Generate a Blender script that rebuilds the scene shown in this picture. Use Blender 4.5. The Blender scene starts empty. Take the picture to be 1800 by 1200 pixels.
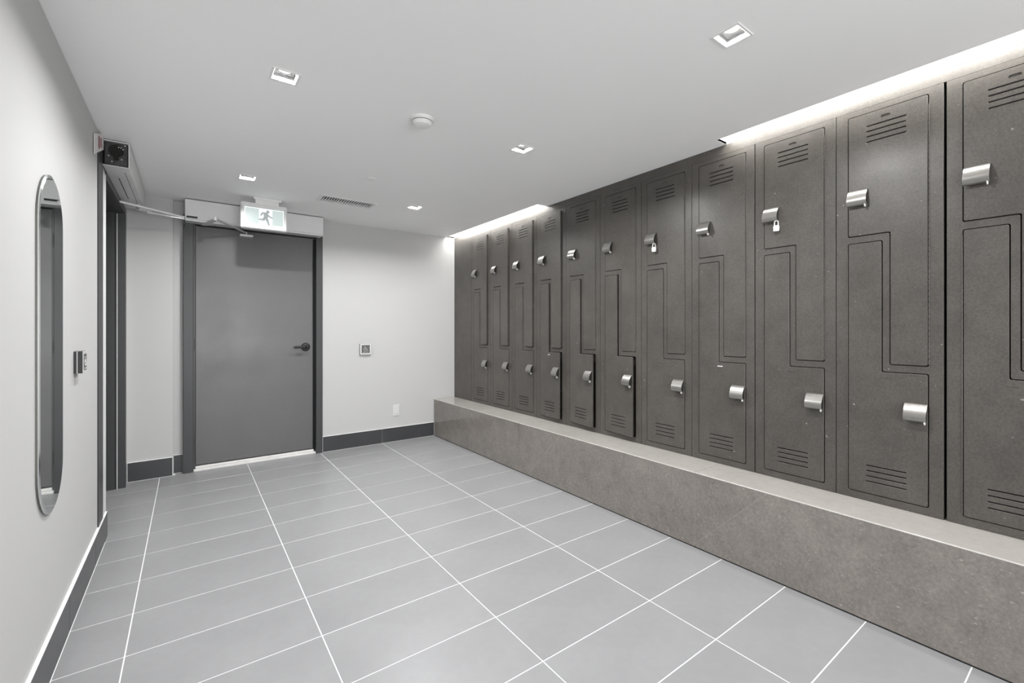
import bpy, bmesh, math, random
from mathutils import Vector, Matrix
random.seed(7)
C = bpy.context.scene.collection
S = bpy.context.scene

# ------------------------------------------------------------------ camera
cam = bpy.data.cameras.new('camera'); co = bpy.data.objects.new('camera', cam); C.objects.link(co)
cam.sensor_width = 36.0; cam.lens = 781.68 / 1800 * 36.0
cam.shift_y = -20.55 / 1800
cam.clip_start = 0.02
co.location = (0.1917, -4.6242, 1.2035)
co.rotation_euler = (math.radians(90), 0, -0.6284)
S.camera = co

# ------------------------------------------------------------------ world, exposure
W_ = bpy.data.worlds.new('world'); S.world = W_; W_.use_nodes = True
bg = W_.node_tree.nodes['Background']
bg.inputs[0].default_value = (0.985, 0.99, 1, 1); bg.inputs[1].default_value = 0.9
S.view_settings.view_transform = 'Standard'
S.view_settings.look = 'None'
S.view_settings.gamma = 1.0
S.view_settings.use_curve_mapping = False
S.view_settings.exposure = 0.86
DOWN_W = 10.2        # watts of each downlight
SLOT_E = 13.0         # emission of the slot diffusers
LENS_E = 1.6        # emission of the downlight lenses

# added soft fill behind the camera, tilted up to lift the ceiling
al = bpy.data.lights.new('fill_light', 'AREA'); al.shape = 'RECTANGLE'; al.size = 1.7; al.size_y = 1.3
al.energy = 40.0; al.color = (0.985, 0.992, 1)
ao = bpy.data.objects.new('fill_light', al); C.objects.link(ao)
ao.location = (0.75, -7.4, 1.1); ao.rotation_euler = (math.radians(90 + 38), 0, 0)

# ------------------------------------------------------------------ dimensions
H = 2.28            # ceiling
LX = 2.72           # locker fronts
BX = 2.455          # bench front
BZ = 0.4155         # bench top
WL = -0.205         # left wall surface
TW, TR = 0.6166, 0.3075   # tile pitch
YN = -7.5           # open end behind the camera
D1X0, D1X1 = 0.153, 1.253  # end door frame

# ------------------------------------------------------------------ materials
def lin(c):
    return tuple((x / 255 / 12.92) if x / 255 <= 0.04045 else ((x / 255 + 0.055) / 1.055) ** 2.4 for x in c)
def srgb(*c):
    return (*lin(c), 1)
def mat(name, col, rough=0.5, metal=0.0, noise=None, bump=None, emit=None, spec=0.5, coat=0.0, objvar=0.0, rough_noise=None):
    m = bpy.data.materials.new(name); m.use_nodes = True
    nt = m.node_tree; N = nt.nodes; L = nt.links
    b = N['Principled BSDF']
    b.inputs['Base Color'].default_value = col
    b.inputs['Roughness'].default_value = rough
    b.inputs['Metallic'].default_value = metal
    b.inputs['Specular IOR Level'].default_value = spec
    b.inputs['Coat Weight'].default_value = coat
    if emit:
        b.inputs['Emission Color'].default_value = emit[0]; b.inputs['Emission Strength'].default_value = emit[1]
    tc = N.new('ShaderNodeTexCoord')
    last = None
    if noise:
        # list of (scale, amount, detail) brightness noises multiplied together; a material can end with a colour tint noise
        for sc, am, det in noise:
            n = N.new('ShaderNodeTexNoise'); n.inputs['Scale'].default_value = sc; n.inputs['Detail'].default_value = det
            n.inputs['Roughness'].default_value = 0.6
            L.new(tc.outputs['Object'] if not objvar == -1 else tc.outputs['Object'], n.inputs['Vector'])
            mr = N.new('ShaderNodeMapRange'); mr.inputs[1].default_value = 0.25; mr.inputs[2].default_value = 0.75
            mr.inputs[3].default_value = 1 - am; mr.inputs[4].default_value = 1 + am
            L.new(n.outputs['Fac'], mr.inputs[0])
            mx = N.new('ShaderNodeMix'); mx.data_type = 'RGBA'; mx.blend_type = 'MULTIPLY'; mx.inputs[0].default_value = 1
            if last is None: mx.inputs[6].default_value = col
            else: L.new(last, mx.inputs[6])
            L.new(mr.outputs[0], mx.inputs[7]); last = mx.outputs[2]
    if objvar > 0:
        oi = N.new('ShaderNodeObjectInfo')
        mr = N.new('ShaderNodeMapRange'); mr.inputs[3].default_value = 1 - objvar; mr.inputs[4].default_value = 1 + objvar
        L.new(oi.outputs['Random'], mr.inputs[0])
        mx = N.new('ShaderNodeMix'); mx.data_type = 'RGBA'; mx.blend_type = 'MULTIPLY'; mx.inputs[0].default_value = 1
        if last is None: mx.inputs[6].default_value = col
        else: L.new(last, mx.inputs[6])
        L.new(mr.outputs[0], mx.inputs[7]); last = mx.outputs[2]
    if last is not None: L.new(last, b.inputs['Base Color'])
    if rough_noise:
        n = N.new('ShaderNodeTexNoise'); n.inputs['Scale'].default_value = rough_noise[0]; n.inputs['Detail'].default_value = 4
        L.new(tc.outputs['Object'], n.inputs['Vector'])
        mr = N.new('ShaderNodeMapRange'); mr.inputs[1].default_value = 0.3; mr.inputs[2].default_value = 0.7
        mr.inputs[3].default_value = rough - rough_noise[1]; mr.inputs[4].default_value = rough + rough_noise[1]
        L.new(n.outputs['Fac'], mr.inputs[0]); L.new(mr.outputs[0], b.inputs['Roughness'])
    if bump:
        n = N.new('ShaderNodeTexNoise'); n.inputs['Scale'].default_value = bump[0]; n.inputs['Detail'].default_value = 3
        L.new(tc.outputs['Object'], n.inputs['Vector'])
        bp = N.new('ShaderNodeBump'); bp.inputs['Strength'].default_value = bump[1]; bp.inputs['Distance'].default_value = bump[2]
        L.new(n.outputs['Fac'], bp.inputs['Height']); L.new(bp.outputs[0], b.inputs['Normal'])
    return m

M = {}
M['wall'] = mat('wall_paint', (0.525, 0.525, 0.522, 1), 0.6, bump=(220, 0.06, 0.001), noise=[(0.8, 0.015, 2)])
M['ceil'] = mat('ceiling_paint', (0.91, 0.91, 0.91, 1), 0.8, noise=[(0.7, 0.015, 2)])
M['tile'] = mat('grey_porcelain_tile', (0.29, 0.292, 0.299, 1), 0.33, noise=[(3.0, 0.05, 4), (22, 0.025, 4)], objvar=0.02, rough_noise=(5, 0.05))
M['btile_shaded'] = mat('shaded_base_tile', (0.048, 0.049, 0.052, 1), 0.28, noise=[(5, 0.12, 4)], objvar=0.04)  # same tile as the floor, darkened to paint in the baseboard's shade
M['grout'] = mat('white_grout', (0.86, 0.86, 0.85, 1), 0.8, noise=[(40, 0.04, 2)])
M['frame'] = mat('grey_frame_paint', (0.048, 0.049, 0.051, 1), 0.38, noise=[(6, 0.06, 3)], bump=(300, 0.04, 0.001))
M['leaf'] = mat('grey_door_paint', (0.125, 0.124, 0.125, 1), 0.34, noise=[(2.5, 0.06, 4), (60, 0.03, 3)], bump=(260, 0.05, 0.001), rough_noise=(3, 0.06))
M['alu'] = mat('brushed_aluminium', (0.70, 0.70, 0.70, 1), 0.38, 0.35, noise=[(30, 0.05, 3)])
M['whitemetal'] = mat('pale_metal_paint', (0.72, 0.72, 0.72, 1), 0.4, noise=[(12, 0.03, 3)])
M['reflector'] = mat('downlight_reflector', (0.10, 0.10, 0.10, 1), 0.5)
M['plate'] = mat('outlet_plastic', (0.66, 0.66, 0.65, 1), 0.4)
M['white'] = mat('white_plastic', (0.82, 0.82, 0.81, 1), 0.4, noise=[(20, 0.01, 2)])
M['cover'] = mat('operator_cover_metal', (0.74, 0.74, 0.74, 1), 0.4, 0.15, noise=[(8, 0.03, 3)])
M['black'] = mat('black_plastic', (0.012, 0.012, 0.012, 1), 0.4, noise=[(30, 0.1, 2)])
M['void'] = mat('interior_shade', (0.012, 0.011, 0.010, 1), 0.9, noise=[(10, 0.1, 2)])  # near-black colour stands in for the shade inside hollows
M['sill'] = mat('pale_threshold_stone', (0.74, 0.735, 0.72, 1), 0.45, noise=[(18, 0.06, 4)])
M['steel'] = mat('satin_nickel', (0.52, 0.51, 0.49, 1), 0.3, 0.9, noise=[(14, 0.06, 3)])
M['hood'] = mat('satin_handle_finish', (0.30, 0.29, 0.275, 1), 0.30, 0.7, noise=[(40, 0.06, 3)])
M['bright'] = mat('polished_padlock_metal', (0.86, 0.85, 0.83, 1), 0.35, 0.4, noise=[(60, 0.04, 2)])
M['mirror'] = mat('mirror_glass', (0.88, 0.90, 0.89, 1), 0.015, 1.0, noise=[(2, 0.004, 1)])
M['mirroredge'] = mat('mirror_bevel', (0.75, 0.78, 0.77, 1), 0.12, 1.0, noise=[(6, 0.03, 1)])
M['slot'] = mat('slot_diffuser', (0.9, 0.9, 0.9, 1), 0.6, emit=((1, 0.985, 0.955, 1), SLOT_E))
M['lens'] = mat('downlight_lens', (0.9, 0.9, 0.9, 1), 0.5, emit=((1, 0.99, 0.97, 1), LENS_E))
M['signpanel'] = mat('exit_panel_green_tint', (0.10, 0.115, 0.11, 1), 0.3, emit=((0.36, 0.415, 0.405, 1), 0.85))
M['signwhite'] = mat('exit_panel_white', (0.2, 0.21, 0.21, 1), 0.3, emit=((0.57, 0.60, 0.60, 1), 0.9))
M['signman'] = mat('exit_pictogram_grey_green', (0.06, 0.066, 0.065, 1), 0.4, emit=((0.22, 0.24, 0.238, 1), 0.9))
M['label'] = mat('paper_label', (0.80, 0.77, 0.77, 1), 0.6, noise=[(30, 0.02, 2)])
M['redink'] = mat('faded_red_ink', (0.32, 0.13, 0.14, 1), 0.7)
M['grime'] = mat('grimy_motor_casing', (0.035, 0.035, 0.035, 1), 0.45, noise=[(25, 0.7, 5)], bump=(60, 0.4, 0.004))
M['dgrey'] = mat('dark_plate_metal', (0.16, 0.16, 0.15, 1), 0.35, 0.6, noise=[(30, 0.1, 3)])
M['grille'] = mat('grille_white', (0.78, 0.78, 0.78, 1), 0.5, noise=[(10, 0.02, 2)])

def locker_mat():
    m = mat('brown_black_powder_coat', (0.080, 0.073, 0.0655, 1), 0.38, noise=[(1.6, 0.22, 5), (9, 0.16, 6), (110, 0.22, 4), (260, 0.2, 2)], bump=(420, 0.25, 0.0007), rough_noise=(4, 0.06), objvar=0.03)
    nt = m.node_tree; N = nt.nodes; L = nt.links; b = N['Principled BSDF']
    # world-anchored so neighbouring doors differ: offset the noise by the object's location
    oi = N.new('ShaderNodeObjectInfo'); tc = [n for n in N if n.type == 'TEX_COORD'][0]
    ad = N.new('ShaderNodeVectorMath'); ad.operation = 'ADD'
    L.new(tc.outputs['Object'], ad.inputs[0]); L.new(oi.outputs['Location'], ad.inputs[1])
    for n in N:
        if n.type == 'TEX_NOISE': L.new(ad.outputs[0], n.inputs['Vector'])
    # a few pale chips
    v = N.new('ShaderNodeTexNoise'); v.inputs['Scale'].default_value = 46; v.inputs['Detail'].default_value = 2
    L.new(ad.outputs[0], v.inputs['Vector'])
    cr = N.new('ShaderNodeMapRange'); cr.inputs[1].default_value = 0.735; cr.inputs[2].default_value = 0.775
    L.new(v.outputs['Fac'], cr.inputs[0])
    src = b.inputs['Base Color'].links[0].from_socket
    mx = N.new('ShaderNodeMix'); mx.data_type = 'RGBA'; L.new(cr.outputs[0], mx.inputs[0]); L.new(src, mx.inputs[6])
    mx.inputs[7].default_value = (0.30, 0.28, 0.26, 1); L.new(mx.outputs[2], b.inputs['Base Color'])
    return m
M['locker'] = locker_mat()

def stone_mat():
    m = mat('fossil_limestone', (0.215, 0.198, 0.180, 1), 0.13, noise=[(2.2, 0.14, 5), (14, 0.14, 6), (70, 0.20, 5)])
    nt = m.node_tree; N = nt.nodes; L = nt.links; b = N['Principled BSDF']
    g = N.new('ShaderNodeNewGeometry')
    for n in list(N):
        if n.type == 'TEX_NOISE': L.new(g.outputs['Position'], n.inputs['Vector'])
    # shell flecks
    mp = N.new('ShaderNodeMapping'); mp.inputs['Rotation'].default_value = (0.5, 0.4, 0.7); mp.inputs['Scale'].default_value = (1, 1.0, 2.2)
    L.new(g.outputs['Position'], mp.inputs[0])
    v = N.new('ShaderNodeTexVoronoi'); v.inputs['Scale'].default_value = 21; v.inputs['Randomness'].default_value = 1
    L.new(mp.outputs[0], v.inputs['Vector'])
    nz = N.new('ShaderNodeTexNoise'); nz.inputs['Scale'].default_value = 55; L.new(g.outputs['Position'], nz.inputs['Vector'])
    sub = N.new('ShaderNodeMath'); sub.operation = 'MULTIPLY_ADD'; sub.inputs[1].default_value = 0.35; L.new(nz.outputs['Fac'], sub.inputs[0]); L.new(v.outputs['Distance'], sub.inputs[2])
    cr = N.new('ShaderNodeMapRange'); cr.inputs[1].default_value = 0.29; cr.inputs[2].default_value = 0.20; L.new(sub.outputs[0], cr.inputs[0])
    # fine pale crystals of varying size
    v2 = N.new('ShaderNodeTexVoronoi'); v2.inputs['Scale'].default_value = 95
    L.new(g.outputs['Position'], v2.inputs['Vector'])
    n3 = N.new('ShaderNodeTexNoise'); n3.inputs['Scale'].default_value = 13; n3.inputs['Detail'].default_value = 4; L.new(g.outputs['Position'], n3.inputs['Vector'])
    th = N.new('ShaderNodeMath'); th.operation = 'MULTIPLY_ADD'; th.inputs[1].default_value = -0.55; L.new(n3.outputs['Fac'], th.inputs[0]); L.new(v2.outputs['Distance'], th.inputs[2])
    r2 = N.new('ShaderNodeMapRange'); r2.inputs[1].default_value = -0.02; r2.inputs[2].default_value = -0.22; r2.inputs[4].default_value = 0.38; L.new(th.outputs[0], r2.inputs[0])
    # one or two faint straight veins
    wv = N.new('ShaderNodeTexWave'); wv.wave_type = 'BANDS'; wv.bands_direction = 'DIAGONAL'; wv.inputs['Scale'].default_value = 0.42; wv.inputs['Distortion'].default_value = 0.35; wv.inputs['Detail'].default_value = 1
    L.new(g.outputs['Position'], wv.inputs['Vector'])
    wr = N.new('ShaderNodeMapRange'); wr.inputs[1].default_value = 0.99992; wr.inputs[2].default_value = 1.0; wr.inputs[4].default_value = 0.3
    L.new(wv.outputs['Fac'], wr.inputs[0])
    mxa = N.new('ShaderNodeMath'); mxa.operation = 'MAXIMUM'; L.new(cr.outputs[0], mxa.inputs[0]); L.new(wr.outputs[0], mxa.inputs[1])
    mxm = N.new('ShaderNodeMath'); mxm.operation = 'MAXIMUM'; L.new(mxa.outputs[0], mxm.inputs[0]); L.new(r2.outputs[0], mxm.inputs[1])
    ml = N.new('ShaderNodeMath'); ml.operation = 'MULTIPLY'; ml.inputs[1].default_value = 0.7; L.new(mxm.outputs[0], ml.inputs[0])
    src = b.inputs['Base Color'].links[0].from_socket
    mx = N.new('ShaderNodeMix'); mx.data_type = 'RGBA'; L.new(ml.outputs[0], mx.inputs[0]); L.new(src, mx.inputs[6])
    mx.inputs[7].default_value = (0.46, 0.43, 0.39, 1); L.new(mx.outputs[2], b.inputs['Base Color'])
    return m
M['stone'] = stone_mat()
M['stonetop_lit'] = mat('lit_top_limestone', (0.40, 0.385, 0.36, 1), 0.17, noise=[(2.5, 0.08, 5), (30, 0.06, 4)])  # the bench stone again, paler to paint in the light on top
M['edge'] = mat('pale_stone_edge', (0.62, 0.60, 0.57, 1), 0.4, noise=[(30, 0.06, 3)])

# ------------------------------------------------------------------ mesh helpers
def finish(name, bm, m, parent=None, loc=None, smooth=False):
    bmesh.ops.recalc_face_normals(bm, faces=bm.faces[:])
    me = bpy.data.meshes.new(name); bm.to_mesh(me); bm.free()
    if smooth:
        for p in me.polygons: p.use_smooth = True
    return link(name, me, m, parent, loc)
def link(name, me, m, parent=None, loc=None):
    if m is not None and not me.materials: me.materials.append(m)
    o = bpy.data.objects.new(name, me); C.objects.link(o)
    if parent: o.parent = parent
    if loc: o.location = loc
    return o
def box(bm, x0, x1, y0, y1, z0, z1, bev=0.0, seg=1):
    x0, x1 = min(x0, x1), max(x0, x1); y0, y1 = min(y0, y1), max(y0, y1); z0, z1 = min(z0, z1), max(z0, z1)
    v = [bm.verts.new((x, y, z)) for z in (z0, z1) for y in (y0, y1) for x in (x0, x1)]
    f = [bm.faces.new([v[i] for i in q]) for q in ((0, 2, 3, 1), (4, 5, 7, 6), (0, 1, 5, 4), (2, 6, 7, 3), (0, 4, 6, 2), (1, 3, 7, 5))]
    if bev:
        es = list({e for q in f for e in q.edges})
        bmesh.ops.bevel(bm, geom=es, offset=bev, segments=seg, affect='EDGES', profile=0.6)
def bx(name, m, x0, x1, y0, y1, z0, z1, parent=None, bev=0.0, seg=1, loc=None):
    bm = bmesh.new(); box(bm, x0, x1, y0, y1, z0, z1, bev, seg)
    return finish(name, bm, m, parent, loc)
def tube(bm, pts, r, seg=10, cap=True):
    pts = [Vector(p) for p in pts]; rings = []
    for i, p in enumerate(pts):
        d = (pts[min(i + 1, len(pts) - 1)] - pts[max(i - 1, 0)]).normalized()
        a = d.cross(Vector((0, 0, 1)))
        if a.length < 0.05: a = d.cross(Vector((0, 1, 0)))
        a.normalize(); b = d.cross(a)
        rr = r[i] if isinstance(r, (list, tuple)) else r
        rings.append([bm.verts.new(p + (a * math.cos(t) + b * math.sin(t)) * rr) for t in [2 * math.pi * k / seg for k in range(seg)]])
    for A, B in zip(rings, rings[1:]):
        for k in range(seg): bm.faces.new((A[k], A[(k + 1) % seg], B[(k + 1) % seg], B[k]))
    if cap: bm.faces.new(rings[0][::-1]); bm.faces.new(rings[-1])
def lathe(bm, prof, origin, axis='Z', seg=32):
    # prof: (r, h) along axis
    rings = []
    for r, h in prof:
        ring = []
        for k in range(seg):
            t = 2 * math.pi * k / seg; c, s = r * math.cos(t), r * math.sin(t)
            p = {'Z': (c, s, h), 'Y': (c, h, s), 'X': (h, c, s)}[axis]
            ring.append(bm.verts.new(Vector(origin) + Vector(p)))
        rings.append(ring)
    for A, B in zip(rings, rings[1:]):
        for k in range(seg): bm.faces.new((A[k], A[(k + 1) % seg], B[(k + 1) % seg], B[k]))
    bm.faces.new(rings[0][::-1]); bm.faces.new(rings[-1])
def rrect(u0, u1, v0, v1, r=0.0, n=4):
    if r <= 0: return [(u0, v0), (u1, v0), (u1, v1), (u0, v1)]
    out = []
    for cx, cy, a in ((u1 - r, v0 + r, -90), (u1 - r, v1 - r, 0), (u0 + r, v1 - r, 90), (u0 + r, v0 + r, 180)):
        for k in range(n + 1):
            t = math.radians(a + 90 * k / n); out.append((cx + r * math.cos(t), cy + r * math.sin(t)))
    return out
def rpoly(P, r, n=3):
    out = []; L = len(P)
    for i in range(L):
        p = Vector(P[i]); a = (Vector(P[i - 1]) - p).normalized(); b = (Vector(P[(i + 1) % L]) - p).normalized()
        s, e = p + a * r, p + b * r
        for k in range(n + 1):
            t = k / n; q = s * (1 - t) ** 2 + p * 2 * t * (1 - t) + e * t ** 2; out.append((q.x, q.y))
    return out
def plate_mesh(loops, thick, bev, conv):
    """a flat sheet with holes: loops in (u, v), extruded over `thick`; conv(u, v, w) -> xyz, w = 0 front ... -thick back"""
    cu = bpy.data.curves.new('sheet', 'CURVE'); cu.dimensions = '2D'; cu.fill_mode = 'BOTH'
    cu.extrude = thick / 2 - bev; cu.bevel_depth = bev; cu.bevel_resolution = 0; cu.offset = -bev
    for lp in loops:
        s = cu.splines.new('POLY'); s.points.add(len(lp) - 1)
        for p, (u, v) in zip(s.points, lp): p.co = (u, v, 0, 1)
        s.use_cyclic_u = True
    o = bpy.data.objects.new('sheet', cu); C.objects.link(o)
    dg = bpy.context.evaluated_depsgraph_get(); dg.update()
    me = bpy.data.meshes.new_from_object(o.evaluated_get(dg))
    bpy.data.objects.remove(o); bpy.data.curves.remove(cu)
    bm = bmesh.new(); bm.from_mesh(me)
    bmesh.ops.remove_doubles(bm, verts=bm.verts[:], dist=1e-5)
    for v in bm.verts: v.co = Vector(conv(v.co.x, v.co.y, v.co.z - thick / 2))
    bmesh.ops.recalc_face_normals(bm, faces=bm.faces[:])
    me.materials.clear(); bm.to_mesh(me); bm.free()
    for p in me.polygons: p.use_smooth = False
    return me
def prism(bm, prof, a0, a1, f):
    """prof: closed 2D loop; f(p, q, a) -> xyz"""
    A = [bm.verts.new(f(p, q, a0)) for p, q in prof]; B = [bm.verts.new(f(p, q, a1)) for p, q in prof]
    n = len(prof)
    for k in range(n): bm.faces.new((A[k], A[(k + 1) % n], B[(k + 1) % n], B[k]))
    bm.faces.new(A[::-1]); bm.faces.new(B)
def empty(name, loc, label=None, cat=None, group=None, kind=None, rz=0):
    o = bpy.data.objects.new(name, None); C.objects.link(o); o.location = loc; o.rotation_euler = (0, 0, rz); o.empty_display_size = 0.05
    return tag(o, label, cat, group, kind)
def tag(o, label=None, cat=None, group=None, kind=None):
    if label: o['label'] = label
    if cat: o['category'] = cat
    if group: o['group'] = group
    if kind: o['kind'] = kind
    return o

# ================================================================== STRUCTURE
# ---- floor: pale grout bed with every tile its own piece
fl = bx('floor', M['grout'], -0.45, 3.3, YN, 0.25, -0.06, -0.0015)
tag(fl, 'grey rectangular porcelain floor tiles with thin white grout lines', None, None, 'structure')
G = 0.0042
tile_cache = {}
def tile(w, d):
    k = (round(w, 4), round(d, 4))
    if k not in tile_cache:
        bm = bmesh.new(); box(bm, -w / 2, w / 2, -d / 2, d / 2, -0.012, 0, 0.0012)
        bmesh.ops.recalc_face_normals(bm, faces=bm.faces[:])
        me = bpy.data.meshes.new('tile'); bm.to_mesh(me); bm.free(); me.materials.append(M['tile']); tile_cache[k] = me
    return tile_cache[k]
cols = [(WL + 0.012, 0.0), (0, TW), (TW, 2 * TW), (2 * TW, 3 * TW), (3 * TW, BX)]
for ci, (a, b) in enumerate(cols):
    y = 0.0; r = 0
    while y > YN + TR:
        w = b - a - G + (0.0035 if ci == 4 else 0); d = TR - G
        if ci == 0 and r < 4:      # these run on into the doorway
            link('tile', tile(0.33 - G / 2, d), None, fl, (-0.165 - G / 4, y - TR / 2, 0)); y -= TR; r += 1; continue
        xc = (a + b) / 2 + (0.00175 if ci == 4 else 0)
        link('tile', tile(w, d), None, fl, (xc, y - TR / 2, 0)); y -= TR; r += 1
# pieces in the door recess and beside it
link('tile', tile(0.60, 0.09), None, fl, (0.40, 0.048, 0)); link('tile', tile(0.54, 0.09), None, fl, (0.972, 0.048, 0))

# ---- ceiling: sheet with real openings for the lamps and the slots
DL = [(0.522, -2.53), (1.80, -3.78), (1.795, -2.52), (0.527, -0.985), (1.795, -0.965)]
DLX = [(0.522, -5.5)]
SLX = 2.617
SLOTS = [(0.008, -1.66), (-3.266, -7.3)]
loops = [[(-0.5, 0.3), (-0.5, YN), (SLX, YN)] ]
lp = [(-0.5, 0.25), (-0.5, YN), (2.7185, YN), (2.7185, SLOTS[1][1]), (SLX, SLOTS[1][1]), (SLX, SLOTS[1][0]), (2.7185, SLOTS[1][0]),
      (2.7185, SLOTS[0][1]), (SLX, SLOTS[0][1]), (SLX, SLOTS[0][0]), (2.7185, SLOTS[0][0]), (2.7185, 0.25)]
holes = [rrect(x - 0.046, x + 0.046, y - 0.044, y + 0.044) for x, y in DL + DLX]
VX0, VX1, VY0, VY1 = 1.070, 1.470, -0.845, -0.712
holes.append(rrect(VX0, VX1, VY0, VY1))
me = plate_mesh([lp] + holes, 0.014, 0.0, lambda u, v, w: (u, v, H - w))
ceil = link('ceiling', me, M['ceil']); tag(ceil, 'smooth white plaster ceiling', None, None, 'structure')
bx('leak_cover', M['void'], -0.5, 3.3, YN, 0.25, H + 0.16, H + 0.18, ceil)  # unseen black lid, added to stop light leaking in above the ceiling

# ---- walls
bm = bmesh.new()
box(bm, -0.5, 0.085, 0.0, 0.25, 0, H + 0.16)                      # furred-out column left of the door
box(bm, 0.085, D1X0 + 0.03, 0.06, 0.25, 0, H + 0.16)
box(bm, D1X0 + 0.03, D1X1 - 0.03, 0.06, 0.25, 2.13, H + 0.16)      # above the door
box(bm, D1X1 - 0.003, 3.3, 0.01, 0.25, 0, H + 0.16)
wb = finish('wall_back', bm, M['wall']); tag(wb, 'white painted end wall', None, None, 'structure')
OY0, OY1 = -1.12, -0.145     # left doorway
bm = bmesh.new()
box(bm, WL - 0.3, WL, YN, OY0 - 0.02, 0, H + 0.16)
box(bm, WL - 0.3, WL, OY0 - 0.02, OY1 + 0.0, 2.115, H + 0.16)
box(bm, WL - 0.3, WL, OY1, 0.0, 0, H + 0.16)
wl = finish('wall_left', bm, M['wall']); tag(wl, 'white painted left wall with a mirror and a doorway', None, None, 'structure')
wr = bx('wall_right', M['wall'], 3.2, 3.3, YN, 0.25, 0, H + 0.16); tag(wr, None, None, None, 'structure')

# ---- baseboards, tile by tile
bb = empty('baseboard_left', (WL, 0, 0), kind='structure')
ys = [OY0 - 0.015, -1.54]
while ys[-1] > YN + TW: ys.append(ys[-1] - TW)
for a, b in zip(ys, ys[1:]):
    bx('tile', M['btile_shaded'], 0.0, 0.013, -a and (a - 0.0015), b + 0.0015, 0.003, 0.142, bb, 0.001)
bx('grout_cap', M['grout'], 0.0, 0.0118, ys[0] - 0.001, ys[-1], 0.0, 0.1455, bb)
bb2 = empty('baseboard_back', (0, 0, 0), kind='structure')
for a, b, yy in ((WL + 0.004, 0.083, 0.0), (0.087, D1X0 - 0.001, 0.06), (D1X1 + 0.001, 3 * TW, 0.01), (3 * TW, BX - 0.002, 0.01)):
    bx('tile', M['btile_shaded'], a + 0.0015, b - 0.0015, yy - 0.012, yy, 0.003, 0.151, bb2, 0.001)
    bx('grout_joint', M['grout'], a - 0.001, b + 0.001, yy - 0.0105, yy, 0.0, 0.1535, bb2)

# ================================================================== END DOOR
d1 = empty('door_1', (0, 0, 0), 'grey flush door with black lever in the white end wall', None, None, 'structure')
bm = bmesh.new()
box(bm, D1X0, 0.222, -0.005, 0.075, 0, 2.14, 0.003); box(bm, 1.193, D1X1, -0.005, 0.075, 0, 2.14, 0.003); box(bm, D1X0, D1X1, -0.005, 0.075, 2.098, 2.14, 0.003)
box(bm, 0.222, 0.236, 0.03, 0.06, 0, 2.098); box(bm, 1.184, 1.187, 0.05, 0.085, 0, 2.098)
finish('door_frame', bm, M['frame'], d1)
leaf1 = bx('door_leaf', M['leaf'], 0.2385, 1.174, 0.045, 0.085, 0.045, 2.094, d1, 0.002)
bx('gap_shade', M['black'], 0.21, 1.21, 0.088, 0.10, 0.0, 2.10, d1)  # black sheet standing in for the shade in the gaps round the leaf
bm = bmesh.new(); box(bm, 0.222, 1.193, 0.0, 0.12, 0.0, 0.018, 0.004); box(bm, 0.235, 1.18, 0.028, 0.12, 0.018, 0.036, 0.004)
finish('threshold', bm, M['sill'], d1)
bm = bmesh.new(); lathe(bm, [(0.040, 0), (0.040, -0.006), (0.034, -0.014), (0.016, -0.018), (0.014, -0.05)], (1.108, 0.045, 1.038), 'Y')
hd = finish('door_handle', bm, M['black'], d1, smooth=False)
bm = bmesh.new(); tube(bm, [(1.108, -0.003, 1.038), (1.09, -0.012, 1.038), (1.03, -0.012, 1.037), (0.998, -0.006, 1.036)], [0.012, 0.011, 0.0105, 0.010], 12)
finish('lever', bm, M['black'], hd)
for z in (0.25, 1.08, 1.86):
    bm = bmesh.new(); tube(bm, [(0.2325, 0.034, z - 0.05), (0.2325, 0.034, z + 0.05)], 0.006, 10); finish('hinge', bm, M['frame'], d1)

# ================================================================== LEFT DOORWAY
d2 = empty('door_2', (0, 0, 0), 'dark grey steel door frame of the doorway in the left wall', None, None, 'structure')
bm = bmesh.new()
# near jamb face, far jamb with its stop, head
box(bm, WL - 0.001, WL + 0.006, -1.395, -1.245, 0.14, 2.22, 0.002)
box(bm, WL - 0.16, WL - 0.002, OY0 - 0.02, OY0, 0, 2.115)
box(bm, WL - 0.055, WL + 0.006, OY1 - 0.004, OY1 + 0.04, 0.0, 2.13, 0.002)
box(bm, WL - 0.30, WL - 0.055, OY1 - 0.010, OY1 + 0.0, 0.0, 2.115)
box(bm, WL - 0.16, WL + 0.006, OY0, OY1, 2.088, 2.13, 0.002)
finish('door_frame', bm, M['frame'], d2)
bx('pale_jamb_strip', M['whitemetal'], WL - 0.02, WL + 0.004, -1.243, OY0 + 0.001, 0.0, 2.11, d2, 0.001)  # pale strip along the edge of the near jamb
bx('jamb_highlight', M['whitemetal'], WL - 0.044, WL - 0.039, OY1 - 0.0135, OY1 - 0.0095, 0.0, 2.08, d2)  # thin pale strip painting the highlight on the far jamb's step
bx('door_leaf', M['leaf'], WL - 0.20, WL - 0.16, OY0 - 0.01, OY1, 0.01, 2.10, d2, 0.002)

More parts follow.
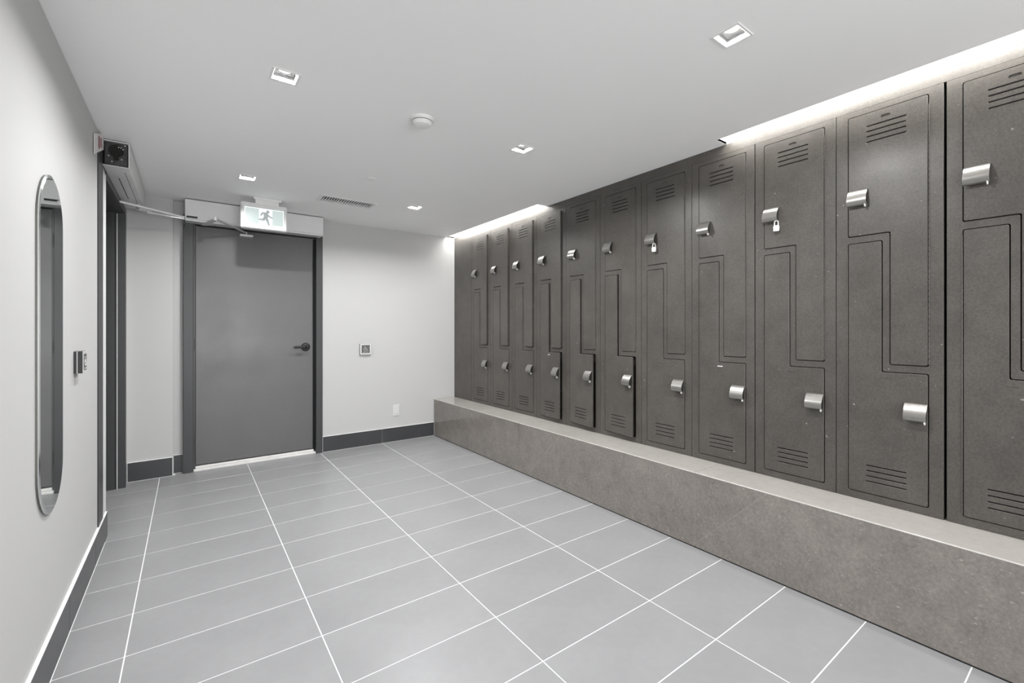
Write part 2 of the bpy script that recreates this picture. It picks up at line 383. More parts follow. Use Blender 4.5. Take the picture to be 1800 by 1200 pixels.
# ================================================================== BENCH (stone clad)
be = empty('bench', (BX, 0, 0), 'long stone-clad bench running under the row of lockers', 'bench')
ys = [0.008, -1.608, -3.228, -4.848, -6.468, YN]
for a, b in zip(ys, ys[1:]):
    bx('front_panel', M['stone'], 0.0, 0.02, a - 0.0018, b + 0.0018, 0.0055, BZ - 0.0045, be, 0.0008)
    bx('top_slab', M['stonetop_lit'], 0.002, LX - BX + 0.03, a - 0.0012, b + 0.0012, BZ - 0.005, BZ, be, 0.0008)
    bx('pale_edge_line', M['edge'], -0.0008, 0.0022, a - 0.0005, b + 0.0005, BZ - 0.0045, BZ + 0.0002, be, 0.0005)  # thin pale line along the top front edge
bx('joint_filler', M['edge'], 0.003, 0.02, 0.008, YN, 0.01, BZ - 0.01, be)
bx('toe_gap_shade', M['black'], 0.001, 0.03, 0.008, YN, -0.001, 0.008, be)  # black strip painting the shade in the gap at the floor
bx('core', M['void'], 0.021, LX - BX + 0.03, 0.008, YN, 0.0, BZ - 0.006, be)

# ================================================================== FILLER PANELS
t1 = bx('trim_1', M['locker'], LX, LX + 0.02, 0.009, YN, 2.2275, H + 0.10); tag(t1, 'dark filler panel above the lockers', None, None, 'structure')
t2 = bx('trim_2', M['locker'], LX, LX + 0.02, 0.009, -0.383, BZ + 0.0005, 2.2265); tag(t2, 'dark filler panel between the lockers and the end wall', None, None, 'structure')

# ================================================================== LOCKERS
CW = 0.380; ZT = 2.227
def rel(y): return y    # local y: 0 at the far edge of the column, negative towards the camera
F0, F1 = -0.048, -0.333          # door opening far and near edges
FM0, FM1 = -0.178, -0.203        # the two inner verticals of the Z
ZU0, ZU1 = 1.638, 2.201          # upper door
ZS = 1.047                       # bottom of the upper door's leg
ZL0, ZL1 = 0.450, 1.016          # lower door
ZLS = 1.608                      # top of the lower door's leg
zz = lambda z: z - BZ
upper = [(F0, zz(ZU0)), (F0, zz(ZU1)), (F1, zz(ZU1)), (F1, zz(ZS)), (FM1, zz(ZS)), (FM1, zz(ZU0))]
lower = [(F0, zz(ZL0)), (F1, zz(ZL0)), (F1, zz(ZL1)), (FM0, zz(ZL1)), (FM0, zz(ZLS)), (F0, zz(ZLS))]
def inset(P, d):
    # shrink an axis-aligned polygon by d
    area = sum(P[i - 1][0] * P[i][1] - P[i][0] * P[i - 1][1] for i in range(len(P)))
    s = 1 if area > 0 else -1; out = []
    for i in range(len(P)):
        p0, p, p1 = Vector(P[i - 1]), Vector(P[i]), Vector(P[(i + 1) % len(P)])
        e0, e1 = (p - p0).normalized(), (p1 - p).normalized()
        n0, n1 = Vector((-e0.y, e0.x)) * s, Vector((-e1.y, e1.x)) * s
        out.append(tuple(p + (n0 + n1) * d))
    return out
Wd = lambda w: -w     # depth: front towards -X
frame_me = plate_mesh([rrect(-0.0015, -CW + 0.0015, 0.0005, ZT - BZ), rpoly(upper, 0.008), rpoly(lower, 0.008)], 0.02, 0.0008, lambda u, v, w: (-w, u, v))
vent_u = [rrect(-0.120, -0.260, zz(z) - 0.0026, zz(z) + 0.0026) for z in (2.138, 2.114, 2.090, 2.066)]
vent_l = [rrect(-0.118, -0.260, zz(z) - 0.0024, zz(z) + 0.0024) for z in (0.580, 0.5565, 0.532, 0.508)]
plate_u = rrect(-0.206, -0.172, zz(2.158), zz(2.170), 0.0055)
def shift(P): return [(u - F0, v) for u, v in P]
upper_me = plate_mesh([shift(rpoly(inset(upper, 0.0034), 0.007))] + [shift(v) for v in vent_u] + [shift(plate_u)], 0.013, 0.0012, lambda u, v, w: (-w, u, v))
lower_me = plate_mesh([shift(rpoly(inset(lower, 0.0034), 0.007))] + [shift(v) for v in vent_l], 0.013, 0.0012, lambda u, v, w: (-w, u, v))
for m_ in (frame_me, upper_me, lower_me): m_.materials.append(M['locker'])
# body
bm = bmesh.new(); box(bm, 0.021, 0.44, -0.002, -CW + 0.002, 0.001, ZT - BZ)
bmesh.ops.recalc_face_normals(bm, faces=bm.faces[:]); body_me = bpy.data.meshes.new('body'); bm.to_mesh(body_me); bm.free(); body_me.materials.append(M['void'])
# vent backing (dark louvre box behind the slots)
def louvre(zs):
    bm = bmesh.new()
    for z in zs:
        a = [(-0.0045, zz(z) + 0.005), (-0.0035, zz(z) + 0.005), (-0.011 + 0.013, zz(z) - 0.006), (-0.0125 + 0.013, zz(z) - 0.006)]
        prism(bm, [(0.004, zz(z) + 0.006), (0.005, zz(z) + 0.006), (0.012, zz(z) - 0.007), (0.011, zz(z) - 0.007)], -0.118 - F0, -0.262 - F0, lambda p, q, a_: (p, a_, q))
    bmesh.ops.recalc_face_normals(bm, faces=bm.faces[:]); me = bpy.data.meshes.new('louvre'); bm.to_mesh(me); bm.free(); me.materials.append(M['void']); return me
louv_u, louv_l = louvre((2.138, 2.114, 2.090, 2.066)), louvre((0.580, 0.5565, 0.532, 0.508))
# number plate in its oval recess
bm = bmesh.new(); box(bm, 0.004, 0.008, -0.172 - F0, -0.206 - F0, zz(2.158), zz(2.170))
np_me = bpy.data.meshes.new('number_plate'); bmesh.ops.recalc_face_normals(bm, faces=bm.faces[:]); bm.to_mesh(np_me); bm.free(); np_me.materials.append(M['locker'])
def small_plate(y0, y1, z0, z1, m):
    bm = bmesh.new(); box(bm, -0.0012, 0.002, y0 - F0, y1 - F0, zz(z0), zz(z1), 0.0006)
    bmesh.ops.recalc_face_normals(bm, faces=bm.faces[:]); me = bpy.data.meshes.new('number_plate'); bm.to_mesh(me); bm.free(); me.materials.append(m); return me
np_l = small_plate(-0.168, -0.202, 0.985, 0.994, M['locker'])
np_l2 = small_plate(-0.168, -0.200, 0.987, 0.992, M['whitemetal'])
# hooded handle: curved shell, black fill painting the shade inside it
HW = 0.074
prof = [(0.0, 0.041), (-0.004, 0.041), (-0.012, 0.034), (-0.022, 0.020), (-0.030, 0.004), (-0.034, -0.010), (-0.033, -0.022), (-0.028, -0.030), (-0.021, -0.034), (-0.013, -0.035)]
def offs(P, d):
    out = []
    for i, p in enumerate(P):
        a = Vector(P[max(i - 1, 0)]); b = Vector(P[min(i + 1, len(P) - 1)]); t = (b - a).normalized(); out.append((p[0] + -t.y * d, p[1] + t.x * d))
    return out
inn = offs(prof, 0.0026)
bm = bmesh.new(); prism(bm, prof + inn[::-1], 0, -HW, lambda p, q, a: (p, a, q))
bmesh.ops.recalc_face_normals(bm, faces=bm.faces[:]); hood_me = bpy.data.meshes.new('handle'); bm.to_mesh(hood_me); bm.free(); hood_me.shade_smooth(); hood_me.set_sharp_from_angle(angle=math.radians(42)); hood_me.materials.append(M['hood'])
bm = bmesh.new(); prism(bm, [(0.0, 0.036), (-0.006, 0.033), (-0.015, 0.021), (-0.023, 0.004), (-0.026, -0.010), (-0.024, -0.022), (-0.016, -0.028), (0.0, -0.030)], -0.004, -HW + 0.004, lambda p, q, a: (p, a, q))
bmesh.ops.recalc_face_normals(bm, faces=bm.faces[:]); hood_shade_me = bpy.data.meshes.new('hood_shade'); bm.to_mesh(hood_shade_me); bm.free(); hood_shade_me.materials.append(M['void'])
bm = bmesh.new(); tube(bm, [(-0.016 + 0.0065 * math.cos(t), 0, -0.037 + 0.0065 * math.sin(t)) for t in [math.pi * 2 * k / 12 for k in range(13)]], 0.0023, 6, False)
bmesh.ops.recalc_face_normals(bm, faces=bm.faces[:]); staple_me = bpy.data.meshes.new('staple'); bm.to_mesh(staple_me); bm.free(); staple_me.materials.append(M['bright'])
# knuckled hinges
def hinge_mesh(y, z0, z1):
    bm = bmesh.new(); z = z0
    while z < z1 - 0.02:
        tube(bm, [(-0.0015, y, zz(z)), (-0.0015, y, zz(z + 0.021))], 0.0021, 6); z += 0.024
    bmesh.ops.recalc_face_normals(bm, faces=bm.faces[:]); me = bpy.data.meshes.new('hinge'); bm.to_mesh(me); bm.free(); me.materials.append(M['locker']); return me
hl, hu = hinge_mesh(F0 + 0.001, ZL0 + 0.01, ZLS - 0.01), hinge_mesh(F1 - 0.0005, ZS + 0.01, ZU1 - 0.02)

ordn = ['first', 'second', 'third', 'fourth', 'fifth', 'sixth', 'seventh', 'eighth', 'ninth', 'tenth', 'eleventh', 'twelfth']
LAB = ['dark Z-door locker beside the filler panel, first from the end wall',
       'dark Z-door locker with upper door ajar, second from the end wall',
       'dark Z-door locker with upper door ajar, third from the end wall',
       'dark locker with both doors slightly ajar, fourth from the end wall',
       'dark locker with only lower door ajar, fifth from the end wall',
       'dark locker with lower door ajar, left of the locker holding the far padlock',
       'dark locker whose upper door carries the far silver padlock, seventh from end wall',
       'dark closed locker standing between the two padlocked lockers',
       'dark locker whose upper door carries the near silver padlock, third from right edge',
       'dark closed locker right of the near padlocked one, last one fully visible',
       'dark locker cut off by the right edge of the photo',
       'dark locker standing past the right edge of the photo']
AU = [3.2, 2.8, 2.8, 2.8, 0, 0, 0, 0, 0, 0, 0, 0]
AL_ = [0, 0, 0, 5.2, 6.0, 6.2, 0, 0, 0, 0, 0, 0]
locker_col = []
for k in range(12):
    y0 = -0.385 - CW * k - (0.006 if k >= 10 else 0) - (0.002 if k >= 8 else 0)
    L_ = empty('locker', (LX, y0, BZ), LAB[k], 'locker', 'dark metal lockers in a row above the stone bench')
    locker_col.append(y0)
    link('body', body_me, None, L_); link('frame', frame_me, None, L_)
    link('hinge', hl, None, L_); link('hinge', hu, None, L_)
    du = link('door', upper_me, None, L_, (-0.0035, F0, 0)); du.rotation_euler = (0, 0, -math.radians(AU[k]))
    dl = link('door', lower_me, None, L_, (-0.0035, F0, 0)); dl.rotation_euler = (0, 0, -math.radians(AL_[k]))
    du['label'] = 'upper door'; dl['label'] = 'lower door'
    link('louvre', louv_u, None, du); link('louvre', louv_l, None, dl); link('number_plate', np_me, None, du)
    link('number_plate', np_l2 if k in (3, 7) else np_l, None, dl)
    hy = -0.052 - F0
    link('handle', hood_me, None, du, (0, hy, zz(1.812))); link('hood_shade', hood_shade_me, None, du, (0, hy, zz(1.812)))
    if k not in (6, 8): link('staple', staple_me, None, du, (-0.004, hy - HW + 0.006, zz(1.812)))
    hy = -0.256 - F0
    link('handle', hood_me, None, dl, (0, hy, zz(0.846))); link('hood_shade', hood_shade_me, None, dl, (0, hy, zz(0.846)))
    link('staple', staple_me, None, dl, (-0.004, hy - HW + 0.006, zz(0.846)))

# ---- padlocks
for k, lab in ((6, 'small silver padlock hanging on the seventh locker, the farther of two'), (8, 'small silver padlock hanging nearer the camera, third locker from right edge')):
    p = empty('padlock', (LX - 0.0235, locker_col[k] - 0.052 - HW + 0.006, 1.757), lab, 'padlock', 'silver padlocks')
    bm = bmesh.new(); prism(bm, rpoly([(-0.013, -0.034), (0.013, -0.034), (0.014, -0.010), (0.010, -0.004), (-0.010, -0.004), (-0.014, -0.010)], 0.003), -0.006, 0.006, lambda a, b, c: (c, a, b))
    finish('lock_body', bm, M['bright'], p)
    bm = bmesh.new(); tube(bm, [(0, -0.0085, -0.006), (0, -0.0085, 0.010)] + [(0, 0.0085 * math.cos(t), 0.012 + 0.009 * math.sin(t)) for t in [math.pi - math.pi * q / 8 for q in range(9)]] + [(0, 0.0085, 0.010), (0, 0.0085, -0.006)], 0.0026, 8)
    finish('shackle', bm, M['bright'], p)
    p.rotation_euler = (0, 0, math.radians(22))

# ================================================================== CEILING FITTINGS
DLAB = ['recessed square downlight, brightest one left of the smoke detector', 'recessed square downlight nearest the lockers at top right of the ceiling',
        'recessed square downlight right of the smoke detector, middle of the ceiling', 'recessed square downlight in front of the exit sign',
        'recessed square downlight right of the ceiling grille, nearest the far corner']
for i, (x, y) in enumerate(DL + DLX):
    vis = i < 5
    t = empty('downlight', (x, y, H), DLAB[i] if vis else 'recessed square downlight in the ceiling behind the camera', 'ceiling light', 'recessed square downlights')
    fr = plate_mesh([rrect(-0.054, 0.054, -0.052, 0.052), rrect(-0.0445, 0.0445, -0.0425, 0.0425)], 0.003, 0.0005, lambda u, v, w: (u, v, -0.003 - w))
    link('trim_ring', fr, M['white'], t)
    bm = bmesh.new()
    v0 = [bm.verts.new((a * 0.0445, b * 0.0425, 0.0)) for a, b in ((-1, -1), (1, -1), (1, 1), (-1, 1))]
    v1 = [bm.verts.new((a * 0.037, b * 0.036, 0.020)) for a, b in ((-1, -1), (1, -1), (1, 1), (-1, 1))]
    for q in range(4): bm.faces.new((v0[q], v0[(q + 1) % 4], v1[(q + 1) % 4], v1[q]))
    # flat floor with a round hole
    seg = 24; ring = [bm.verts.new((0.029 * math.cos(2 * math.pi * s / seg + math.pi * 1.25), 0.029 * math.sin(2 * math.pi * s / seg + math.pi * 1.25), 0.020)) for s in range(seg)]
    ring2 = [bm.verts.new((v.co.x * 0.93, v.co.y * 0.93, 0.030)) for v in ring]
    for q in range(4):
        s0 = q * 6
        for s in range(6):
            bm.faces.new((v1[q] if s < 3 else v1[(q + 1) % 4], ring[(s0 + s) % seg], ring[(s0 + s + 1) % seg]))
        bm.faces.new((v1[q], ring[(s0 + 3) % seg], v1[(q + 1) % 4]))
    for s in range(seg): bm.faces.new((ring[s], ring[(s + 1) % seg], ring2[(s + 1) % seg], ring2[s]))
    o = finish('reflector', bm, M['reflector'], t)
    bm = bmesh.new(); lathe(bm, [(0.027, 0.026), (0.027, 0.029)], (0, 0, 0), 'Z', 24); finish('lamp_lens', bm, M['lens'], t)
    li = bpy.data.lights.new('downlight_lamp', 'AREA'); li.shape = 'DISK'; li.size = 0.05; li.spread = math.radians(178); li.energy = DOWN_W; li.color = (1, 0.996, 0.99)
    lo = bpy.data.objects.new('downlight_lamp', li); C.objects.link(lo); lo.parent = t; lo.location = (0, 0, 0.012)

for i, (a, b) in enumerate(SLOTS):
    t = empty('slot_light', (0, 0, 0), ['short glowing light slot over the far lockers beside the end wall', 'long glowing light slot over the near lockers at upper right'][i], 'ceiling light', 'linear light slots along the lockers')
    bx('diffuser', M['slot'], SLX + 0.001, SLX + 0.055, a - 0.001, b + 0.001, H + 0.040, H + 0.046, t)
    bx('back_lip', M['white'], LX - 0.002, LX - 0.0005, a - 0.001, b + 0.001, H + 0.0005, H + 0.07, t); bx('slot_top', M['white'], SLX, LX - 0.005, a - 0.001, b + 0.001, H + 0.066, H + 0.07, t)
    bm = bmesh.new(); box(bm, SLX - 0.006, SLX - 0.0005, a, b, H + 0.0145, H + 0.069); box(bm, SLX, LX - 0.001, a + 0.004, a, H + 0.0002, H + 0.069); box(bm, SLX, LX - 0.001, b, b - 0.004, H + 0.0002, H + 0.069)
    finish('housing', bm, M['white'], t)

# smoke detector
bm = bmesh.new(); lathe(bm, [(0.058, 0), (0.058, -0.008), (0.052, -0.012), (0.050, -0.024), (0.040, -0.034), (0.018, -0.038)], (0, 0, 0), 'Z', 40)
sd = empty('smoke_detector', (1.156, -2.517, H), 'round white smoke detector in the middle of the ceiling', 'smoke detector')
finish('housing', bm, M['white'], sd)
bm = bmesh.new(); lathe(bm, [(0.0515, -0.0145), (0.0515, -0.0185)], (0, 0, 0), 'Z', 40); finish('sensor_gap', bm, M['dgrey'], sd)
bm = bmesh.new(); lathe(bm, [(0.034, 0), (0.034, -0.004), (0.031, -0.006)], (0, 0, 0), 'Z', 32)
sp = finish('sprinkler_cap', bm, M['white'], None, (1.242, -1.468, H)); tag(sp, 'flat round white sprinkler cover between smoke detector and grille', 'sprinkler cover')

# ceiling grille
gr = empty('ceiling_grille', ((VX0 + VX1) / 2, (VY0 + VY1) / 2, H), 'white rectangular air grille with slats in the ceiling near the exit sign', 'air vent')
w2, d2_ = (VX1 - VX0) / 2, (VY1 - VY0) / 2
me = plate_mesh([rrect(-w2 - 0.028, w2 + 0.028, -d2_ - 0.026, d2_ + 0.026), rrect(-w2, w2, -d2_, d2_)], 0.004, 0.001, lambda u, v, w: (u, v, -0.004 - w))
link('grille_frame', me, M['grille'], gr)
bx('duct', M['void'], -w2, w2, -d2_, d2_, 0.03, 0.05, gr)
bm = bmesh.new(); prism(bm, [(-0.0040, 0.0005), (0.0040, 0.0005), (0.0040, -0.0035), (-0.0040, -0.0035)], -d2_, d2_, lambda p, q, a: (p, a, q))
bmesh.ops.recalc_face_normals(bm, faces=bm.faces[:]); sl = bpy.data.meshes.new('slat'); bm.to_mesh(sl); bm.free(); sl.materials.append(M['grille'])
n = 20
for k in range(n): link('slat', sl, None, gr, (-w2 + 0.012 + (2 * w2 - 0.024) * k / (n - 1), 0, 0))

# ================================================================== EXIT SIGN
EY = -0.455
ex = empty('exit_sign', (0.70, EY, H), 'lit exit sign with running figure hanging in front of the end door', 'exit sign')
X0, X1, Z0, Z1 = -0.167, 0.158, 2.030 - H, 2.232 - H
bm = bmesh.new()
prism(bm, rrect(X0 - 0.006, X1 + 0.006, Z0 - 0.004, Z1 + 0.004, 0.014), 0.026, -0.010, lambda p, q, a: (p, a, q)); finish('housing', bm, M['cover'], ex)
me = plate_mesh([rrect(X0, X1, Z0, Z1, 0.014), rrect(X0 + 0.020, X1 - 0.020, Z0 + 0.032, Z1 - 0.034)], 0.012, 0.003, lambda u, v, w: (u, -0.022 - w, v))
link('bezel', me, M['cover'], ex)
pn = bx('light_panel', M['signpanel'], X0 + 0.0205, X1 - 0.0205, -0.0155, -0.012, Z0 + 0.0325, Z1 - 0.0345, ex)
me = plate_mesh([rrect(X0 + 0.0205, X1 - 0.0205, Z0 + 0.0325, Z1 - 0.0345), rrect(X0 + 0.0255, X1 - 0.0255, Z0 + 0.0375, Z1 - 0.0395)], 0.001, 0.0, lambda u, v, w: (u, -0.0165 - w, v))
link('panel_edge', me, M['signwhite'], pn)
px0, px1 = -0.045, 0.052; pz0, pz1 = Z0 + 0.034, Z1 - 0.036
ph = pz1 - pz0; pw = px1 - px0
me = plate_mesh([rrect(px0, px1, pz0, pz1)], 0.001, 0.0, lambda u, v, w: (u, -0.0168 - w, v)); link('pictogram_ground', me, M['signwhite'], pn)
bm = bmesh.new()
def P(u, v): return (px0 + u * pw, pz1 - v * ph)
def limb(pts, ws):
    for (a, b), (wa, wb) in zip(zip(pts, pts[1:]), zip(ws, ws[1:])):
        A, B = Vector(P(*a)), Vector(P(*b)); t = (B - A).normalized(); nn = Vector((-t.y, t.x)) * 1.35; A = A - t * wa * 0.45; B = B + t * wb * 0.45
        prism(bm, [tuple(A + nn * wa / 2), tuple(B + nn * wb / 2), tuple(B - nn * wb / 2), tuple(A - nn * wa / 2)], -0.0180, -0.0188, lambda p, q, a_: (p, a_, q))
c = P(0.66, 0.16); prism(bm, [(c[0] + 0.012 * math.cos(t), c[1] + 0.012 * math.sin(t)) for t in [2 * math.pi * k / 20 for k in range(20)]], -0.0180, -0.0188, lambda p, q, a_: (p, a_, q))
limb([(0.50, 0.30), (0.52, 0.52)], [0.026, 0.020])                       # trunk
limb([(0.52, 0.27), (0.26, 0.27), (0.14, 0.42)], [0.012, 0.010, 0.008])   # back arm
limb([(0.52, 0.27), (0.72, 0.42), (0.98, 0.52)], [0.012, 0.010, 0.008])   # front arm
limb([(0.50, 0.50), (0.62, 0.70), (0.74, 0.97)], [0.017, 0.014, 0.010])   # front leg
limb([(0.47, 0.48), (0.34, 0.68), (0.02, 0.68)], [0.017, 0.013, 0.010])   # back leg
finish('running_figure', bm, M['signman'], pn)
bm = bmesh.new()
prism(bm, [(-0.090, 0.0), (-0.080, -0.016), (0.114, -0.016), (0.124, 0.0)], -0.028, 0.035, lambda p, q, a: (p, a, q)); box(bm, -0.07, 0.10, -0.02, 0.02, -0.05, -0.016)
finish('canopy', bm, M['white'], ex)

# ================================================================== DOOR OPERATOR OVER THE END DOOR
op = empty('door_operator', (0.165, 0, 2.10), 'long grey automatic door operator box above the end door', 'door operator', 'automatic door operators')
bx('housing', M['cover'], 0.0, 1.066, -0.005, -0.13, 0.010, 0.172, op, 0.003)
bx('end_cap', M['frame'], -0.012, 0.0, -0.005, -0.10, -0.03, 0.05, op)
bx('name_plate', M['black'], 0.010, 0.085, -0.128, -0.1325, 0.020, 0.035, op)
bm = bmesh.new(); box(bm, 0.002, 1.064, -0.01, -0.118, -0.002, 0.010); finish('base_rail', bm, M['alu'], op)
def bar(bm, a, b, w, t):
    a, b = Vector(a), Vector(b); d = (b - a).normalized(); s = d.cross(Vector((0, 0, 1))).normalized() * w / 2; u = s.cross(d).normalized() * t / 2
    vs = [bm.verts.new(p) for p in (a + s + u, a - s + u, a - s - u, a + s - u, b + s + u, b - s + u, b - s - u, b + s - u)]
    for q in ((0, 1, 2, 3), (4, 7, 6, 5), (0, 4, 5, 1), (1, 5, 6, 2), (2, 6, 7, 3), (3, 7, 4, 0)): bm.faces.new([vs[i] for i in q])
arm = bmesh.new(); tube(arm, [(0.13, -0.075, 0.0), (0.13, -0.075, -0.016)], 0.017, 14)
bar(arm, (0.122, -0.07, -0.010), (0.150, -0.115, -0.012), 0.034, 0.018); bar(arm, (0.142, -0.10, -0.016), (0.198, -0.33, -0.012), 0.026, 0.014)
tube(arm, [(0.198, -0.330, -0.020), (0.198, -0.330, 0.010)], 0.013, 12)
finish('main_arm', arm, M['alu'], op)
arm = bmesh.new(); bar(arm, (0.198, -0.330, 0.001), (0.31, -0.175, -0.012), 0.022, 0.012); bar(arm, (0.30, -0.188, -0.010), (0.440, 0.008, -0.028), 0.013, 0.010)
tube(arm, [(0.445, 0.012, -0.018), (0.445, 0.012, -0.046)], 0.008, 10)
finish('link_arm', arm, M['alu'], op)
bx('arm_shoe', M['alu'], 0.392, 0.497, -0.004, 0.044, -0.060, -0.042, op, 0.002)

# ================================================================== DOOR OPERATOR OVER THE LEFT DOORWAY
ol = empty('door_operator', (WL, -1.26, 2.13), 'open-ended door operator box mounted above the left doorway', 'door operator', 'automatic door operators')
Lg = 1.10; OW = 0.12
bm = bmesh.new()
box(bm, OW - 0.004, OW, 0.0, Lg, 0.0, 0.142); box(bm, 0.0, OW, 0.0, Lg, 0.139, 0.143); finish('cover', bm, M['cover'], ol)
bm = bmesh.new(); box(bm, 0.006, OW - 0.004, 0.004, Lg, 0.0, 0.004); finish('base_rail', bm, M['alu'], ol)
bx('rail_groove', M['black'], 0.048, 0.053, 0.25, 0.78, -0.0012, 0.001, ol)
bx('rail_groove', M['frame'], 0.090, 0.0925, 0.1, 1.0, -0.0008, 0.001, ol)
bx('motor_unit', M['grime'], 0.010, OW - 0.006, 0.012, 0.6, 0.006, 0.136, ol, 0.004)
bm = bmesh.new(); lathe(bm, [(0.034, 0.012), (0.034, 0.007), (0.028, 0.006)], (0.062, 0, 0.092), 'Y', 24); lathe(bm, [(0.012, 0.012), (0.012, 0.004)], (0.062, 0, 0.050), 'Y', 16)
finish('motor_cap', bm, M['void'], ol)
bm = bmesh.new()
for x, z in ((0.100, 0.128), (0.083, 0.112), (0.073, 0.113), (0.092, 0.104), (0.086, 0.046), (0.044, 0.028), (0.030, 0.058)): lathe(bm, [(0.0032, 0.012), (0.0028, 0.0055)], (x, 0, z), 'Y', 10)
finish('screw', bm, M['bright'], ol)
# loose paper-labelled end flap
bm = bmesh.new()
fa_ = [(0.011, -0.004, 0.082), (0.011, -0.004, 0.172), (0.006, -0.27, 0.078), (0.006, -0.27, -0.028)]
fb_ = [(x - 0.0025, y, z) for x, y, z in fa_]
va = [bm.verts.new(p) for p in fa_]; vb = [bm.verts.new(p) for p in fb_]
bm.faces.new(va); bm.faces.new(vb[::-1])
for q in range(4): bm.faces.new((va[q], vb[q], vb[(q + 1) % 4], va[(q + 1) % 4]))
fl_ = finish('label_flap', bm, M['label'], ol)
bm = bmesh.new()
for y_, n_ in ((-0.155, 22), (-0.095, 16)):
    s_ = 0.02
    while s_ < (0.082 if n_ == 22 else 0.070):
        h = random.uniform(0.002, 0.005); zb = 0.082 + (y_ + 0.004) / -0.266 * -0.11 + s_ * (1 + 0.15 * -y_)
        box(bm, 0.0095, 0.0118, y_ - 0.012, y_ + 0.012, zb, zb + h); s_ += h + 0.002
finish('printed_lines', bm, M['redink'], fl_)
# arm of the left operator, folded out into the room
arm = bmesh.new(); tube(arm, [(0.095, 0.92, 0.002), (0.095, 0.92, -0.040)], 0.016, 14)
bar(arm, (0.092, 0.90, -0.034), (0.155, 0.965, -0.036), 0.034, 0.014); bar(arm, (0.14, 0.955, -0.044), (0.36, 1.02, -0.046), 0.018, 0.010)
tube(arm, [(0.36, 1.02, -0.052), (0.36, 1.02, -0.026)], 0.010, 10)
finish('main_arm', arm, M['alu'], ol)
arm = bmesh.new(); bar(arm, (0.36, 1.02, -0.034), (-0.08, 0.705, -0.030), 0.018, 0.011); finish('link_arm', arm, M['whitemetal'], ol)
bx('arm_shoe', M['alu'], -0.16, -0.06, 0.66, 0.74, -0.040, -0.022, ol, 0.002)

# ================================================================== MIRROR
MY0, MY1, MZ0, MZ1 = -2.585, -2.252, 0.566, 1.740
mi = empty('mirror', (WL, (MY0 + MY1) / 2, (MZ0 + MZ1) / 2), 'tall narrow pill-shaped mirror on the left wall', 'mirror')
hw, hh = (MY1 - MY0) / 2, (MZ1 - MZ0) / 2
def pill(r_in):
    r = hw - r_in; c_ = hh - hw; out = []
    for s, a0 in ((1, 0), (-1, 180)):
        for k in range(17):
            t = math.radians(a0 + 180 * k / 16); out.append((r * math.cos(t), s * c_ + r * math.sin(t)))
    return out
bm = bmesh.new(); prism(bm, pill(0.002), 0.0, 0.006, lambda p, q, a: (a, p, q)); finish('backing', bm, M['dgrey'], mi)
bm = bmesh.new()
o_, i_ = pill(0.0), pill(0.008)
A = [bm.verts.new((0.006, p, q)) for p, q in o_]; B = [bm.verts.new((0.0085, p, q)) for p, q in o_]; D = [bm.verts.new((0.0106, p, q)) for p, q in i_]
nn = len(A)
for k in range(nn):
    bm.faces.new((A[k], A[(k + 1) % nn], B[(k + 1) % nn], B[k])); bm.faces.new((B[k], B[(k + 1) % nn], D[(k + 1) % nn], D[k]))
finish('bevel', bm, M['mirroredge'], mi)
bm = bmesh.new(); bm.faces.new([bm.verts.new((0.0106, p, q)) for p, q in i_])
bmesh.ops.recalc_face_normals(bm, faces=bm.faces[:]); me = bpy.data.meshes.new('glass'); bm.to_mesh(me); bm.free(); link('glass', me, M['mirror'], mi)

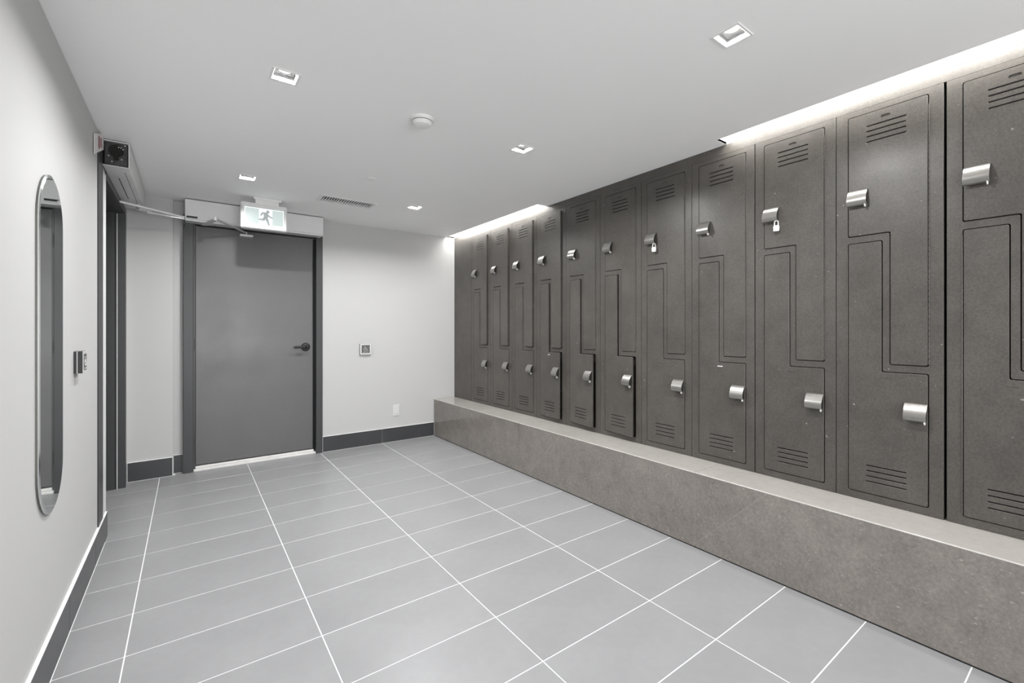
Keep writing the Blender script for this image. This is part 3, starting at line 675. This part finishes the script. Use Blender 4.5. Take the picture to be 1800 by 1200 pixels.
# ================================================================== PUSH PLATES, OUTLET
def push_plate(loc, rz, w, h, label, d1_=0.014, d2_=0.006):
    t = empty('push_plate', loc, label, 'push button', 'door push plates', rz=rz)
    bx('back_box', M['black'], -w / 2, w / 2, -d1_ * 0.5, 0, -h / 2, h / 2, t, 0.001)
    bx('spacer', M['alu'], -w / 2 - 0.0004, w / 2 + 0.0004, -d1_ * 0.5 - 0.0022, -d1_ * 0.5, -h / 2, h / 2, t)
    bx('switch_body', M['black'], -w / 2, w / 2, -d1_ - d2_, -d1_ * 0.5 - 0.0022, -h / 2, h / 2, t, 0.001)
    fp_ = bx('face_plate', M['alu'], -w / 2, w / 2, -d1_ - d2_ - 0.002, -d1_ - d2_, -h / 2, h / 2, t, 0.0008)
    yy = -d1_ - d2_ - 0.002
    me = plate_mesh([rrect(-w * 0.37, w * 0.37, -h * 0.37, h * 0.37)], 0.0012, 0, lambda u, v, w_: (u, yy - 0.0008 - w_, v))
    link('sign_field', me, M['dgrey'], fp_)
    bm = bmesh.new(); s = h / 0.11
    def q(u, v): return (u * s, yy - 0.0016, v * s)
    tube(bm, [q(-0.004 + 0.015 * math.cos(t_), -0.004 + 0.015 * math.sin(t_)) for t_ in [math.radians(110 + 215 * k / 14) for k in range(15)]], 0.0013 * s, 6)
    tube(bm, [q(-0.006, 0.016), q(-0.004, 0.002), q(0.010, 0.002), q(0.017, -0.013), q(0.022, -0.013)], 0.0018 * s, 6)
    tube(bm, [q(-0.005, 0.009), q(0.006, 0.009)], 0.0014 * s, 6)
    lathe(bm, [(0.0036 * s, 0.001), (0.0036 * s, -0.0006)], q(-0.007, 0.023), 'Y', 12)
    for u in range(-5, 6):
        if u not in (-1, 2): box(bm, (u * 0.005 - 0.0016) * s, (u * 0.005 + 0.0016) * s, yy - 0.0012, yy - 0.0020, -0.034 * s, -0.030 * s)
    finish('wheelchair_symbol', bm, M['whitemetal'], fp_)
    return t
push_plate((1.672, 0.010, 1.004), 0, 0.115, 0.112, 'square metal push plate with wheelchair symbol on the end wall')
push_plate((WL, -1.958, 1.064), math.radians(90), 0.084, 0.094, 'square push plate with wheelchair symbol on the left wall beside the mirror', 0.020, 0.008)

ou = empty('wall_outlet', (2.006, 0.010, 0.333), 'small white wall outlet low on the end wall', 'outlet')
bx('cover_plate', M['plate'], -0.036, 0.036, -0.006, 0, -0.060, 0.060, ou, 0.002)
bx('socket', M['plate'], -0.018, 0.018, -0.010, -0.006, -0.036, 0.036, ou, 0.001)
